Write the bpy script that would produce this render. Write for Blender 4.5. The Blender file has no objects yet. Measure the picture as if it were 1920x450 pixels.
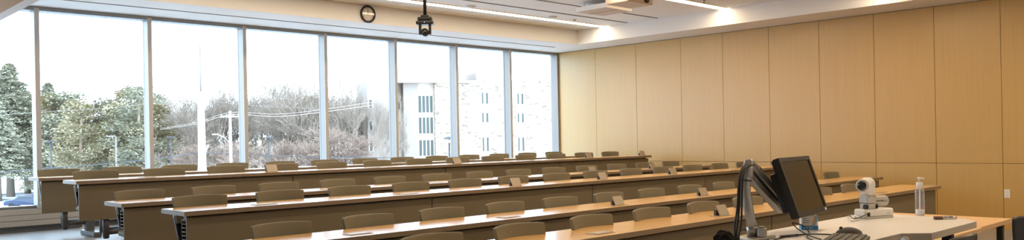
import bpy, bmesh, math, random
from mathutils import Vector, Matrix, Euler
random.seed(7)
C = bpy.context.scene.collection
PI = math.pi
CH = 1.405                                   # lens height above the front floor
F_PX, CY, ROLL, YAW = 1506.8, 262.86, -.0192, .7639

# ------------------------------------------------------------------ helpers
def at(px, py, depth):
    """a real point in the world, `depth` metres in front of the lens, seen in direction (px,py)"""
    dx, dy = px-960, py-CY
    cr, sr = math.cos(ROLL), math.sin(ROLL)
    u = (cr*dx+sr*dy)/F_PX; v = (-sr*dx+cr*dy)/F_PX
    c, s = math.cos(YAW), math.sin(YAW)
    return Vector(((c*u+s)*depth, (-s*u+c)*depth, -v*depth+CH))

def new_mat(name):
    m = bpy.data.materials.new(name); m.use_nodes = True
    n = m.node_tree.nodes; b = n['Principled BSDF']
    return m, n, m.node_tree.links, b

def mat(name, col, rough=.5, metal=0., spec=.5, vary=0., vscale=(8,8,8), detail=4, bump=0., coat=0., trans=0.):
    m, n, l, b = new_mat(name)
    b.inputs['Base Color'].default_value = (*col, 1)
    b.inputs['Roughness'].default_value = rough
    b.inputs['Metallic'].default_value = metal
    b.inputs['Specular IOR Level'].default_value = spec
    b.inputs['Coat Weight'].default_value = coat
    b.inputs['Transmission Weight'].default_value = trans
    if vary or bump:
        tc = n.new('ShaderNodeTexCoord'); mp = n.new('ShaderNodeMapping'); nz = n.new('ShaderNodeTexNoise')
        mp.inputs['Scale'].default_value = vscale; nz.inputs['Scale'].default_value = 1; nz.inputs['Detail'].default_value = detail
        l.new(tc.outputs['Object'], mp.inputs['Vector']); l.new(mp.outputs['Vector'], nz.inputs['Vector'])
        if vary:
            mr = n.new('ShaderNodeMapRange'); mr.inputs['From Min'].default_value = .3; mr.inputs['From Max'].default_value = .7
            mr.inputs['To Min'].default_value = 1-vary; mr.inputs['To Max'].default_value = 1+vary
            mx = n.new('ShaderNodeMix'); mx.data_type = 'RGBA'; mx.blend_type = 'MULTIPLY'; mx.inputs[0].default_value = 1
            mx.inputs[6].default_value = (*col, 1)
            l.new(nz.outputs['Fac'], mr.inputs['Value']); l.new(mr.outputs['Result'], mx.inputs[7]); l.new(mx.outputs[2], b.inputs['Base Color'])
        if bump:
            bp = n.new('ShaderNodeBump'); bp.inputs['Strength'].default_value = bump; bp.inputs['Distance'].default_value = .01
            l.new(nz.outputs['Fac'], bp.inputs['Height']); l.new(bp.outputs['Normal'], b.inputs['Normal'])
    return m

def emit_mat(name, col, strength):
    m, n, l, b = new_mat(name)
    b.inputs['Base Color'].default_value = (.9,.9,.9,1)
    b.inputs['Emission Color'].default_value = (*col, 1)
    b.inputs['Emission Strength'].default_value = strength
    return m

def glass_mat(name, tint=(1,1,1), ior=1.3, rough=.0):
    m = bpy.data.materials.new(name); m.use_nodes = True
    n = m.node_tree.nodes; l = m.node_tree.links; n.clear()
    o = n.new('ShaderNodeOutputMaterial'); t = n.new('ShaderNodeBsdfTransparent'); g = n.new('ShaderNodeBsdfGlossy')
    fr = n.new('ShaderNodeFresnel'); mx = n.new('ShaderNodeMixShader')
    t.inputs[0].default_value = (*tint, 1); g.inputs['Roughness'].default_value = rough; fr.inputs['IOR'].default_value = ior
    ge = n.new('ShaderNodeNewGeometry'); ma_ = n.new('ShaderNodeMath'); ma_.operation = 'SUBTRACT'; ma_.inputs[0].default_value = 1; mb_ = n.new('ShaderNodeMath'); mb_.operation = 'MULTIPLY'
    l.new(ge.outputs['Backfacing'], ma_.inputs[1]); l.new(ma_.outputs[0], mb_.inputs[0]); l.new(fr.outputs[0], mb_.inputs[1])   # the outer faces reflect
    l.new(mb_.outputs[0], mx.inputs[0]); l.new(t.outputs[0], mx.inputs[1]); l.new(g.outputs[0], mx.inputs[2]); l.new(mx.outputs[0], o.inputs[0])
    return m

def haze_mat(name):                            # clear moulded plastic whose thick edges turn milky
    m = bpy.data.materials.new(name); m.use_nodes = True
    n = m.node_tree.nodes; l = m.node_tree.links; b = n['Principled BSDF']; o = n['Material Output']
    b.inputs['Base Color'].default_value = (.85,.85,.86,1); b.inputs['Roughness'].default_value = .15
    t = n.new('ShaderNodeBsdfTransparent'); t.inputs[0].default_value = (.97,.97,.98,1)
    lw = n.new('ShaderNodeLayerWeight'); lw.inputs['Blend'].default_value = .35
    mr = n.new('ShaderNodeMapRange'); mr.inputs['To Min'].default_value = .07; mr.inputs['To Max'].default_value = .55
    mx = n.new('ShaderNodeMixShader')
    l.new(lw.outputs['Facing'], mr.inputs['Value']); l.new(mr.outputs['Result'], mx.inputs[0]); l.new(t.outputs[0], mx.inputs[1]); l.new(b.outputs[0], mx.inputs[2]); l.new(mx.outputs[0], o.inputs[0])
    return m

class MB:
    """collects shapes and links them as one mesh object"""
    def __init__(s): s.v = []; s.f = []; s.m = []; s.sm = []
    def add(s, vs, fs, mi=0, smooth=False):
        o = len(s.v); s.v += [tuple(v) for v in vs]
        for f in fs: s.f.append(tuple(o+i for i in f)); s.m.append(mi); s.sm.append(smooth)
        return s
    def box(s, x0, x1, y0, y1, z0, z1, mi=0, M=None):
        vs = [Vector((x,y,z)) for z in (z0,z1) for y in (y0,y1) for x in (x0,x1)]
        if M: vs = [M @ v for v in vs]
        return s.add(vs, [(0,2,3,1),(4,5,7,6),(0,1,5,4),(2,6,7,3),(0,4,6,2),(1,3,7,5)], mi)
    def prism(s, poly, z0, z1, mi=0, M=None, smooth=False):
        n = len(poly)
        vs = [Vector((x,y,z0)) for x,y in poly]+[Vector((x,y,z1)) for x,y in poly]
        if M: vs = [M @ v for v in vs]
        s.add(vs, [tuple(range(n-1,-1,-1)), tuple(range(n,2*n))], mi)
        o = len(s.v)-2*n
        for i in range(n):
            s.f.append((o+i, o+(i+1)%n, o+n+(i+1)%n, o+n+i)); s.m.append(mi); s.sm.append(smooth)
        return s
    def tube(s, pts, r, n=10, mi=0, caps=True, smooth=True):
        pts = [Vector(p) for p in pts]; rs = r if isinstance(r, (list,tuple)) else [r]*len(pts)
        o = len(s.v); up = None; fs = []
        for i, p in enumerate(pts):
            d = (pts[min(i+1,len(pts)-1)]-pts[max(i-1,0)]).normalized()
            if up is None:
                up = Vector((0,0,1)) if abs(d.z) < .9 else Vector((1,0,0))
            a = (up - d*up.dot(d))
            if a.length < 1e-6: a = d.orthogonal()
            a.normalize(); up = a; b = d.cross(a)
            for k in range(n):
                t = 2*PI*k/n; s.v.append(tuple(p + (a*math.cos(t)+b*math.sin(t))*rs[i]))
        for i in range(len(pts)-1):
            for k in range(n):
                s.f.append((o+i*n+k, o+i*n+(k+1)%n, o+(i+1)*n+(k+1)%n, o+(i+1)*n+k)); s.m.append(mi); s.sm.append(smooth)
        if caps:
            s.f.append(tuple(o+k for k in range(n-1,-1,-1))); s.m.append(mi); s.sm.append(False)
            e = o+(len(pts)-1)*n
            s.f.append(tuple(e+k for k in range(n))); s.m.append(mi); s.sm.append(False)
        return s
    def lathe(s, prof, n=24, mi=0, M=None, smooth=True, caps=True):
        o = len(s.v); M = M or Matrix()
        for r, z in prof:
            for k in range(n):
                t = 2*PI*k/n; s.v.append(tuple(M @ Vector((r*math.cos(t), r*math.sin(t), z))))
        for i in range(len(prof)-1):
            for k in range(n):
                s.f.append((o+i*n+k, o+i*n+(k+1)%n, o+(i+1)*n+(k+1)%n, o+(i+1)*n+k)); s.m.append(mi); s.sm.append(smooth)
        if not caps: return s
        if prof[0][0] > 1e-5: s.f.append(tuple(o+k for k in range(n-1,-1,-1))); s.m.append(mi); s.sm.append(False)
        e = o+(len(prof)-1)*n
        if prof[-1][0] > 1e-5: s.f.append(tuple(e+k for k in range(n))); s.m.append(mi); s.sm.append(False)
        return s
    def shell(s, fn, nu, nv, thick, mi=0, mib=None):
        """closed slab: fn(u,v,side) gives the front (0) and back (1) surface"""
        o = len(s.v); W = nu+1
        for sd in (0,1):
            for j in range(nv+1):
                for i in range(nu+1): s.v.append(tuple(fn(-1+2*i/nu, j/nv, sd)))
        N = W*(nv+1)
        def q(a,b,c,d,m): s.f.append((o+a,o+b,o+c,o+d)); s.m.append(m); s.sm.append(True)
        for j in range(nv):
            for i in range(nu):
                a = j*W+i; q(a, a+1, a+1+W, a+W, mi); q(N+a, N+a+W, N+a+1+W, N+a+1, mi if mib is None else mib)
        for i in range(nu):
            a = i; q(a, N+a, N+a+1, a+1, mi); a = nv*W+i; q(a, a+1, N+a+1, N+a, mi)
        for j in range(nv):
            a = j*W; q(a, a+W, N+a+W, N+a, mi); a = j*W+nu; q(a, N+a, N+a+W, a+W, mi)
        return s
    def build(s, name, mats, parent=None, bevel=0., seg=2, subsurf=0, loc=None):
        me = bpy.data.meshes.new(name); me.from_pydata(s.v, [], s.f); me.update()
        bm = bmesh.new(); bm.from_mesh(me); bmesh.ops.recalc_face_normals(bm, faces=bm.faces); bm.to_mesh(me); bm.free()
        for m in (mats if isinstance(mats, (list,tuple)) else [mats]): me.materials.append(m)
        for p, mi, sm in zip(me.polygons, s.m, s.sm): p.material_index = mi; p.use_smooth = sm
        o = bpy.data.objects.new(name, me); C.objects.link(o)
        if parent: o.parent = parent
        if loc: o.location = loc
        if bevel:
            b = o.modifiers.new('edge', 'BEVEL'); b.width = bevel; b.segments = seg; b.limit_method = 'ANGLE'; b.angle_limit = .7
        if subsurf:
            b = o.modifiers.new('smooth', 'SUBSURF'); b.levels = subsurf; b.render_levels = subsurf
        return o

def tag(o, label=None, cat=None, group=None, kind=None):
    if label: o['label'] = label
    if cat: o['category'] = cat
    if group: o['group'] = group
    if kind: o['kind'] = kind
    return o
def thing(name, label, cat, loc=(0,0,0), rotz=0, group=None, rot=None):
    o = bpy.data.objects.new(name, None); C.objects.link(o); o.empty_display_size = .1
    o.location = loc; o.rotation_euler = rot if rot else (0,0,rotz)
    return tag(o, label, cat, group)
def dup(root, loc, rotz, label=None, group=None, scale=None):
    r = root.copy(); C.objects.link(r); r.location = loc; r.rotation_euler = (0,0,rotz)
    if label: r['label'] = label
    if group: r['group'] = group
    if scale: r.scale = scale
    for ch in list(root.children):
        c = ch.copy(); C.objects.link(c); c.parent = r
        for g in ch.children:
            d = g.copy(); C.objects.link(d); d.parent = c
    return r
ORD = ['first','second','third','fourth','fifth','sixth','seventh','eighth','ninth','tenth','eleventh','twelfth','thirteenth',
       'fourteenth','fifteenth','sixteenth','seventeenth','eighteenth','nineteenth','twentieth']
def qbez(p0, p1, p2, n=10):
    p0, p1, p2 = Vector(p0), Vector(p1), Vector(p2)
    return [p0*(1-t)**2+p1*2*t*(1-t)+p2*t*t for t in (i/n for i in range(n+1))]
def smooth_path(pts, n=6):
    P = [Vector(p) for p in pts]; P = [P[0]*2-P[1]]+P+[P[-1]*2-P[-2]]; out = []
    for i in range(1, len(P)-2):
        a,b,c,d = P[i-1],P[i],P[i+1],P[i+2]
        for k in range(n):
            t = k/n
            out.append(.5*((2*b)+(c-a)*t+(2*a-5*b+4*c-d)*t*t+(3*b-a-3*c+d)*t**3))
    out.append(P[-2]); return out

# ------------------------------------------------------------------ materials
def veneer(name, col, scale, rough, amount, spec=.5):
    m, n, l, b = new_mat(name)
    tc = n.new('ShaderNodeTexCoord'); mp = n.new('ShaderNodeMapping'); mp.inputs['Scale'].default_value = scale
    nz = n.new('ShaderNodeTexNoise'); nz.inputs['Scale'].default_value = 1; nz.inputs['Detail'].default_value = 5; nz.inputs['Roughness'].default_value = .65
    mr = n.new('ShaderNodeMapRange'); mr.inputs['From Min'].default_value = .3; mr.inputs['From Max'].default_value = .7
    mr.inputs['To Min'].default_value = 1-amount; mr.inputs['To Max'].default_value = 1+amount
    mx = n.new('ShaderNodeMix'); mx.data_type = 'RGBA'; mx.blend_type = 'MULTIPLY'; mx.inputs[0].default_value = 1; mx.inputs[6].default_value = (*col,1)
    l.new(tc.outputs['Object'], mp.inputs['Vector']); l.new(mp.outputs['Vector'], nz.inputs['Vector']); l.new(nz.outputs['Fac'], mr.inputs['Value'])
    l.new(mr.outputs['Result'], mx.inputs[7]); l.new(mx.outputs[2], b.inputs['Base Color'])
    b.inputs['Roughness'].default_value = rough; b.inputs['Specular IOR Level'].default_value = spec
    return m
M = {}
M['veneer'] = veneer('oak veneer', (.555,.338,.096), (75,75,1.0), .36, .055, .78)
M['groove'] = mat('panel groove', (.42,.27,.11), .8)
M['laminate'] = veneer('beech laminate', (.68,.40,.15), (2.2,60,60), .23, .05, .62)
M['wood_top'] = veneer('light beech laminate', (.78,.50,.26), (2.2,50,50), .3, .05)
M['edge'] = mat('taupe edge band', (.27,.195,.125), .45)
M['fabric'] = mat('taupe woven fabric', (.210,.190,.134), .85, spec=.25, vary=.06, vscale=(260,260,260), bump=.12)
M['shell'] = mat('black chair plastic', (.025,.024,.024), .45)
M['arm_metal'] = mat('dark grey metal', (.11,.10,.095), .45, metal=.3)
M['leg_metal'] = mat('silver grey metal', (.22,.225,.23), .35, metal=.6)
M['black'] = mat('black plastic', (.012,.012,.013), .4)
M['rubber'] = mat('black rubber', (.008,.008,.008), .6)
M['white_wall'] = mat('white paint', (.80,.775,.745), .8, spec=.25)
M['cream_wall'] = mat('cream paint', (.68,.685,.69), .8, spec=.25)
M['beam_shade'] = mat('brown beam shade', (.46,.25,.13), .8, spec=.25)  # shaded side of the beam, its warm shade painted as colour
M['pink_wall'] = mat('rose grey paint', (.62,.52,.46), .8, spec=.25)
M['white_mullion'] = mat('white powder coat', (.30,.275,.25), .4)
M['taupe_mullion'] = mat('taupe mullion cap', (.56,.55,.54), .5)
M['grey_frame'] = mat('grey window frame', (.30,.33,.35), .45)
M['sill'] = mat('beige sill board', (.62,.54,.45), .5)
M['base_grey'] = mat('grey base recess', (.16,.165,.17), .6)
M['slot'] = mat('brown air slot', (.13,.095,.065), .7)
M['led'] = emit_mat('warm led lens', (1,.785,.53), 20)
M['glass'] = glass_mat('window glass', (.985,.995,.99), 1.2)
M['clock_glass'] = glass_mat('clock glass', (1,1,1), 1.5)
M['clock_face'] = mat('clock face', (.58,.53,.47), .6)
M['grille'] = mat('speaker grille', (.55,.54,.53), .7)
M['plate'] = mat('projector plate', (.62,.53,.44), .6)
M['plate_white'] = mat('white steel', (.92,.90,.87), .5)
M['table_white'] = mat('white laminate', (.79,.76,.73), .33, spec=.5, vary=.015, vscale=(30,30,30))
M['table_edge'] = mat('table edge', (.60,.52,.42), .5)
M['alu'] = mat('brushed aluminium', (.42,.40,.37), .35, metal=.85)
M['screen'] = mat('dark screen', (.022,.017,.010), .22, spec=.6)
M['bezel'] = mat('black bezel', (.018,.017,.016), .42)
M['body_white'] = mat('white plastic', (.80,.77,.72), .35)
M['body_grey'] = mat('pale grey plastic', (.52,.50,.46), .4)
M['lens'] = mat('black lens', (.01,.01,.01), .08, spec=.8)
M['clear'] = haze_mat('clear plastic')
M['gel'] = mat('cloudy gel', (.80,.80,.82), .3)
M['card'] = mat('white card', (.80,.76,.71), .6)
M['blue'] = mat('print blue', (.02,.24,.52), .5)
M['sky_blue'] = mat('print pale blue', (.18,.50,.75), .5)
M['orange'] = mat('print orange', (.75,.32,.12), .5)
M['ink'] = mat('print grey', (.22,.21,.21), .6)
M['red'] = mat('print red', (.75,.12,.08), .5)
M['paper'] = mat('tissue paper', (.85,.85,.87), .8)
M['key'] = mat('dark keys', (.075,.068,.058), .45)
M['marker_brown'] = mat('brown cap', (.13,.06,.03), .35)
M['vinyl'] = mat('black vinyl', (.022,.021,.024), .28, spec=.6)
M['cloth'] = mat('black cloth', (.006,.005,.005), .95, spec=.1, bump=.5, vscale=(60,60,60))
M['outlet'] = mat('ivory plastic', (.80,.75,.66), .4)
M['power'] = mat('taupe metal lid', (.43,.37,.29), .4, metal=.25)
M['rod'] = mat('steel rod', (.30,.29,.28), .45, metal=.5)

def panel_mat():                              # perforated taupe steel: rows of small dimples
    m, n, l, b = new_mat('perforated taupe steel')
    tc = n.new('ShaderNodeTexCoord'); sp = n.new('ShaderNodeSeparateXYZ'); l.new(tc.outputs['Object'], sp.inputs[0])
    def math_(op, a, bb=None):
        q = n.new('ShaderNodeMath'); q.operation = op
        for i, x in enumerate((a, bb)):
            if x is None: continue
            if isinstance(x, (int,float)): q.inputs[i].default_value = x
            else: l.new(x, q.inputs[i])
        return q.outputs[0]
    a = math_('SINE', math_('MULTIPLY', sp.outputs[0], 2*PI/.045)); c = math_('SINE', math_('MULTIPLY', sp.outputs[2], 2*PI/.045))
    d = math_('GREATER_THAN', math_('MULTIPLY', a, c), .62)
    mx = n.new('ShaderNodeMix'); mx.data_type = 'RGBA'; l.new(d, mx.inputs[0])
    mx.inputs[6].default_value = (.213,.168,.107,1); mx.inputs[7].default_value = (.235,.187,.122,1)
    l.new(mx.outputs[2], b.inputs['Base Color']); b.inputs['Roughness'].default_value = .55; b.inputs['Specular IOR Level'].default_value = .35
    return m
M['panel'] = panel_mat()

def floor_mat():
    m, n, l, b = new_mat('grey vinyl plank')
    tc = n.new('ShaderNodeTexCoord'); br = n.new('ShaderNodeTexBrick'); br.inputs['Scale'].default_value = 1
    br.inputs['Brick Width'].default_value = 1.2; br.inputs['Row Height'].default_value = .2; br.inputs['Mortar Size'].default_value = .003
    br.inputs['Color1'].default_value = (.30,.285,.27,1); br.inputs['Color2'].default_value = (.265,.25,.235,1); br.inputs['Mortar'].default_value = (.24,.23,.22,1)
    nz = n.new('ShaderNodeTexNoise'); mp = n.new('ShaderNodeMapping'); mp.inputs['Scale'].default_value = (2,25,25); nz.inputs['Scale'].default_value = 1; nz.inputs['Detail'].default_value = 4
    l.new(tc.outputs['Object'], br.inputs['Vector']); l.new(tc.outputs['Object'], mp.inputs['Vector']); l.new(mp.outputs['Vector'], nz.inputs['Vector'])
    mr = n.new('ShaderNodeMapRange'); mr.inputs['To Min'].default_value = .82; mr.inputs['To Max'].default_value = 1.18; l.new(nz.outputs['Fac'], mr.inputs['Value'])
    mx = n.new('ShaderNodeMix'); mx.data_type = 'RGBA'; mx.blend_type = 'MULTIPLY'; mx.inputs[0].default_value = 1
    l.new(br.outputs['Color'], mx.inputs[6]); l.new(mr.outputs['Result'], mx.inputs[7]); l.new(mx.outputs[2], b.inputs['Base Color'])
    b.inputs['Roughness'].default_value = .38
    return m
M['floor'] = floor_mat()

# ------------------------------------------------------------------ the room shell
XL, XR, YB, YW = -2.2, 12.95, -3.2, 12.0
T1, T2 = .151, .327                           # tier heights
ZS, ZC = CH+1.892, CH+2.177                   # soffit and ceiling
fl = MB()
fl.box(XL,XR,YB,6.0,-.25,0).box(XL,XR,6.0,8.9,-.25,T1).box(XL,XR,8.9,YW+.25,-.25,T2)
tag(fl.build('floor', M['floor']), 'grey plank floor rising in low tiers to the windows', 'floor', kind='structure')

# wood wall: veneer panels with open joints
joints = [12.0, 10.95, 9.89, 8.826, 7.921, 7.007, 6.100, 5.204, 4.313, 3.431, 2.53, 1.63, .73, -.17, -1.07, -1.97, YB]
ww = MB(); ww.box(XR+.02, XR+.2, YB, YW+.25, -.25, ZC+.1, 1)
for a, b in zip(joints[1:], joints[:-1]):
    g = .0032
    ww.box(XR, XR+.03, a+g, b-g, .9435, ZS-.012, 0); ww.box(XR, XR+.03, a+g, b-g, -.1, .937, 0)
tag(ww.build('wall_right', [M['veneer'], M['groove']]), 'oak veneer panelled wall with thin dark joints', 'wall', kind='structure')
wl = MB().box(XL-.2, XL, YB, YW+.25, -.25, ZC+.1); tag(wl.build('wall_left', M['white_wall']), 'white side wall beyond the first window', 'wall', kind='structure')
wb = MB().box(XL, XR+.2, YB-.2, YB, -.25, ZC+.1); tag(wb.build('wall_back', M['white_wall']), 'white wall behind the presenter', 'wall', kind='structure')

# low wall under the windows: three beige boards over a grey recess
lw = MB(); lw.box(XL, XR, YW+.03, YW+.25, T2, T2+.075, 1)
for i in range(3): lw.box(XL, XR, YW, YW+.25, T2+.075+i*.075+.003, T2+.15+i*.075-.003, 0)
lw.box(XL, XR, YW+.01, YW+.24, T2+.07, T2+.3, 1)
tag(lw.build('wall_window', [M['sill'], M['base_grey']]), 'low beige boarded wall under the windows', 'wall', kind='structure')

# windows: one per bay, glass with mullion, head and sill frame
MX0, MP = 2.806, 1.443
ZG0 = T2+.30
for k in range(-3, 7):
    x0 = MX0+k*MP; x1 = x0+MP
    x0 = max(x0, XL); x1 = min(x1, XR-.045)
    if x1-x0 < .1: continue
    w = MB().box(x0+.05, x1, YW+.15, YW+.17, ZG0+.03, ZS-.05).build('window_%d' % (k+4), M['glass'])
    tag(w, 'tall window pane in the glazed wall, bay %s from the left' % ORD[k+3], 'window', kind='structure')
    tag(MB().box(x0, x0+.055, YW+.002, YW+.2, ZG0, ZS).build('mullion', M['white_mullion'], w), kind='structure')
    tag(MB().box(x0-.002, x0+.057, YW-.006, YW+.004, ZG0, ZS-.02).build('mullion_cap', M['taupe_mullion'], w), kind='structure')
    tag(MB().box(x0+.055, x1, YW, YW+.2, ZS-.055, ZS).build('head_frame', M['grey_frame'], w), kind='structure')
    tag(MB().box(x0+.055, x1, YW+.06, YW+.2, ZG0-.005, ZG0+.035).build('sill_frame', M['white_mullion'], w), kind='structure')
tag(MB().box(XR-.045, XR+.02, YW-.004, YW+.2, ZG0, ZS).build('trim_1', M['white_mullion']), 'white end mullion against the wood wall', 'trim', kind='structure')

# ceiling with dropped soffits along the windows and the wood wall
SY, SX = 10.716, 12.13
ce = MB(); ce.box(XL, XR+.2, YB, YW+.25, ZC, ZC+.15)
tag(ce.build('ceiling', M['white_wall']), 'white recessed ceiling', 'ceiling', kind='structure')
sf = MB().box(XL, XR, SY, YW+.25, ZS, ZC, 0)
sf.f.pop(2+0); sf.m.pop(2); sf.sm.pop(2)      # front face is painted cream: own piece
o = sf.build('soffit', M['white_wall']); tag(o, 'white soffit along the window wall', 'soffit', kind='structure')
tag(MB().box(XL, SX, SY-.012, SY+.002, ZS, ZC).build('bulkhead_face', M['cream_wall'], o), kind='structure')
tag(MB().box(SX, XR+.02, YB, SY-.0, ZS, ZC).build('ceiling_soffit', M['white_wall']), 'white soffit along the wood wall', 'soffit', kind='structure')
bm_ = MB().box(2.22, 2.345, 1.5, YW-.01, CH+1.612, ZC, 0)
bm_.m[4] = 1  # left face gets the darker colour that stands in for shade
tag(bm_.build('ceiling_beam', [M['pink_wall'], M['beam_shade']]), 'rose grey dropped beam at the upper left corner', 'beam', kind='structure')

# air slots
def slot(x0, x1, y, z, label, w=.022):
    t = thing('slot_diffuser', label, 'air vent', ((x0+x1)/2, y, z), group='linear air slots')
    h = (x1-x0)/2
    MB().box(-h, h, -w/2, w/2, -.006, -.001).build('slot', M['slot'], t)
    f = MB(); f.box(-h-.006,h+.006,-w/2-.004,-w/2,-.0015,0).box(-h-.006,h+.006,w/2,w/2+.004,-.0015,0)
    f.build('slot_frame', M['plate_white'], t)
slot(.3, 12.07, 11.275, ZS, 'long brown air slot in the soffit above the windows', .028)
slot(2.6, 12.08, 9.42, ZC, 'long brown air slot in the ceiling beside the two round speakers', .05)
slot(2.6, 10.02, 8.73, ZC, 'dark ceiling slot ending at the left of the square projector plate', .04)
slot(10.06, 12.09, 8.72, ZC, 'short dark ceiling slot to the right of the square projector plate', .04)

# led strips
def led(x0, x1, y, label):
    t = thing('linear_light', label, 'ceiling light', ((x0+x1)/2, y, ZC), group='linear ceiling lights')
    h = (x1-x0)/2
    MB().box(-h, h, -.075, .075, -.014, -.003).build('diffuser', M['led'], t)
    f = MB(); f.box(-h,h,-.083,-.075,-.014,-.001).box(-h,h,.075,.083,-.014,-.001); f.build('housing', M['plate_white'], t)
led(2.6, 12.10, 10.0, 'long glowing light strip nearest the windows')
led(2.6, 12.10, 7.36, 'glowing light strip further from the windows, cut by the top edge')
led(2.6, 12.10, 4.7, 'unseen light strip added above the middle rows')  # out of view, added to light the front half
led(2.6, 12.10, 2.0, 'unseen light strip added above the presenter')  # also unseen, put in for light on the front area
led(2.6, 12.10, -.65, 'unseen light strip added behind the presenter')  # extra unseen row, added to brighten the presenter table

for i, (x, y, lab) in enumerate(((8.51, 9.80, 'round ceiling speaker nearer the black hanging camera'), (10.39, 9.77, 'round ceiling speaker nearer the wood wall'))):
    t = thing('ceiling_speaker', lab, 'speaker', (x, y, ZC), group='round ceiling speakers')
    MB().lathe([(.10,0),(.10,-.008),(.092,-.012),(.088,-.006),(.088,0)], 32, caps=False).build('rim', M['plate_white'], t)
    MB().lathe([(.09,-.004),(.09,-.014),(.001,-.016)], 32).build('grille', M['grille'], t)
t = thing('sprinkler', 'small sprinkler head in the ceiling between speaker and projector', 'sprinkler', (10.98, 9.76, ZC))
MB().lathe([(.04,0),(.038,-.008),(.012,-.01),(.012,-.03),(.022,-.034),(.022,-.037)], 16).build('sprinkler_body', M['grille'], t)
t = thing('sprinkler', 'small bronze sprinkler head by the second light strip', 'sprinkler', (11.12, 7.12, ZC))
MB().lathe([(.045,0),(.043,-.01),(.014,-.012),(.014,-.045),(.03,-.05),(.03,-.054)], 16).build('sprinkler_body', M['alu'], t)

# ceiling projector on its square plate
t = thing('projector_plate', 'square plate hanging under the ceiling beneath the projector', 'ceiling plate', (10.02, 8.27, CH+2.035))
MB().box(-.33,.33,-.30,.30,0,.045).build('plate', [M['plate']], t)
MB().box(-.334,.334,-.304,-.30,-.002,.07).box(-.334,-.33,-.30,.30,-.002,.07).box(.33,.334,-.30,.30,-.002,.07).box(-.334,.334,.30,.304,-.002,.07).build('rim', M['plate_white'], t)
MB().box(-.01,.01,-.30,.30,-.003,0).build('seam', M['groove'], t)
for sx in (-.25,.25): MB().tube([(sx,.2,.045),(sx,.2,.142)], .012, 8).build('hanger', M['plate_white'], t)
pc = at(1172, -2, 10.6)
t = thing('projector', 'beige ceiling projector at the top edge of the picture', 'projector', (9.62, 7.45, CH+1.99), .0)
MB().box(-.30,.30,-.22,.22,0,.12).build('projector_body', M['plate'], t, bevel=.02)
MB().box(.31,.315,-.21,.21,.01,.11).build('end_cover', M['plate_white'], t)
MB().lathe([(.05,0),(.05,.03),(.04,.035)], 20, M=Matrix.Translation((.12,-.22,.06)) @ Matrix.Rotation(PI/2,4,'X')).build('lens', M['lens'], t)
MB().tube([(0,0,.12),(0,0,ZC-CH-1.99)], .03, 12).build('mount_pole', M['plate_white'], t)

# clock on the bulkhead
t = thing('wall_clock', 'round black rimmed clock on the cream bulkhead', 'clock', (7.15, SY-.012, CH+2.03), rot=(PI/2,0,0))
MB().lathe([(.105,.0),(.137,.0),(.139,.02),(.130,.038),(.115,.034),(.112,.012),(.105,.010),(.105,0)], 48, caps=False).build('rim', M['black'], t)
MB().lathe([(.113,.002),(.113,.010)], 48).build('dial', M['clock_face'], t)
for h in range(1, 13):
    a = PI/2 - h*PI/6
    cu = bpy.data.curves.new('numeral', 'FONT'); cu.body = str(h); cu.size = .034; cu.align_x = 'CENTER'; cu.align_y = 'CENTER'; cu.extrude = .0008
    tmp = bpy.data.objects.new('numeral', cu); C.objects.link(tmp); bpy.context.view_layer.update()
    me = bpy.data.meshes.new_from_object(tmp.evaluated_get(bpy.context.evaluated_depsgraph_get())); bpy.data.objects.remove(tmp)
    me.materials.clear(); me.materials.append(M['black'])
    o = bpy.data.objects.new('numeral', me); C.objects.link(o); o.parent = t; o.location = (.09*math.cos(a), .09*math.sin(a), .0112)
MB().box(-.004,.004,-.012,.052,.013,.015).build('hour_hand', M['black'], t).rotation_euler = (0,0,-.12)
MB().box(-.003,.003,-.015,.078,.016,.018).build('minute_hand', M['black'], t).rotation_euler = (0,0,.08)
MB().lathe([(.116,.026),(.116,.029)], 48).build('cover_glass', M['clock_glass'], t)

# black camera hanging from a ceiling pole
cp = at(797, 46, 9.8)
t = thing('ceiling_camera', 'black camera hanging from a ceiling pole in front of the windows', 'camera', (cp.x, cp.y, ZC), YAW*-1)
zc = cp.z-ZC
MB().tube([(0,0,0),(0,0,zc+.10)], .022, 12).lathe([(.07,0),(.07,-.012),(.03,-.03)], 20).build('pole', M['black'], t)
MB().box(-.085,.085,-.07,.07,zc+.045,zc+.085).box(-.05,.05,-.05,.05,zc+.085,zc+.11).build('mount_bracket', M['rubber'], t, bevel=.008)
MB().box(-.105,.105,-.075,.075,zc-.005,zc+.038).build('camera_base', M['black'], t, bevel=.01)
MB().box(-.074,-.045,-.045,.045,zc-.125,zc-.004).box(.045,.074,-.045,.045,zc-.125,zc-.004).build('yoke', M['black'], t, bevel=.006)
hd = MB().lathe([(.038,-.06),(.047,-.05),(.047,.05),(.040,.06)], 24, M=Matrix.Translation((0,0,zc-.098)) @ Matrix.Rotation(PI/2,4,'X')).build('camera_head', M['black'], t)
MB().lathe([(.026,.058),(.026,.064),(.001,.068)], 20, M=Matrix.Translation((0,0,zc-.098)) @ Matrix.Rotation(PI/2,4,'X')).build('lens', M['lens'], hd)
MB().lathe([(.005,0),(.005,.003)], 10, M=Matrix.Translation((0,-.074,zc+.018)) @ Matrix.Rotation(PI/2,4,'X')).build('indicator_lamp', emit_mat('blue indicator', (.05,.2,1), 2), t)

# outlet on the wood wall
t = thing('wall_outlet', 'ivory outlet plate low on the wood wall', 'outlet', (XR, 3.385, .512))
MB().box(-.006,.001,-.038,.038,-.06,.06).build('outlet_plate', M['outlet'], t, bevel=.002)
for dz in (-.028,.028):
    MB().box(-.0085,-.005,-.017,.017,dz-.014,dz+.014).build('socket', M['outlet'], t, bevel=.003)
    MB().box(-.0092,-.0084,-.008,-.005,dz-.006,dz+.006).box(-.0092,-.0084,.005,.008,dz-.006,dz+.006).build('socket_hole', M['ink'], t)

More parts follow.
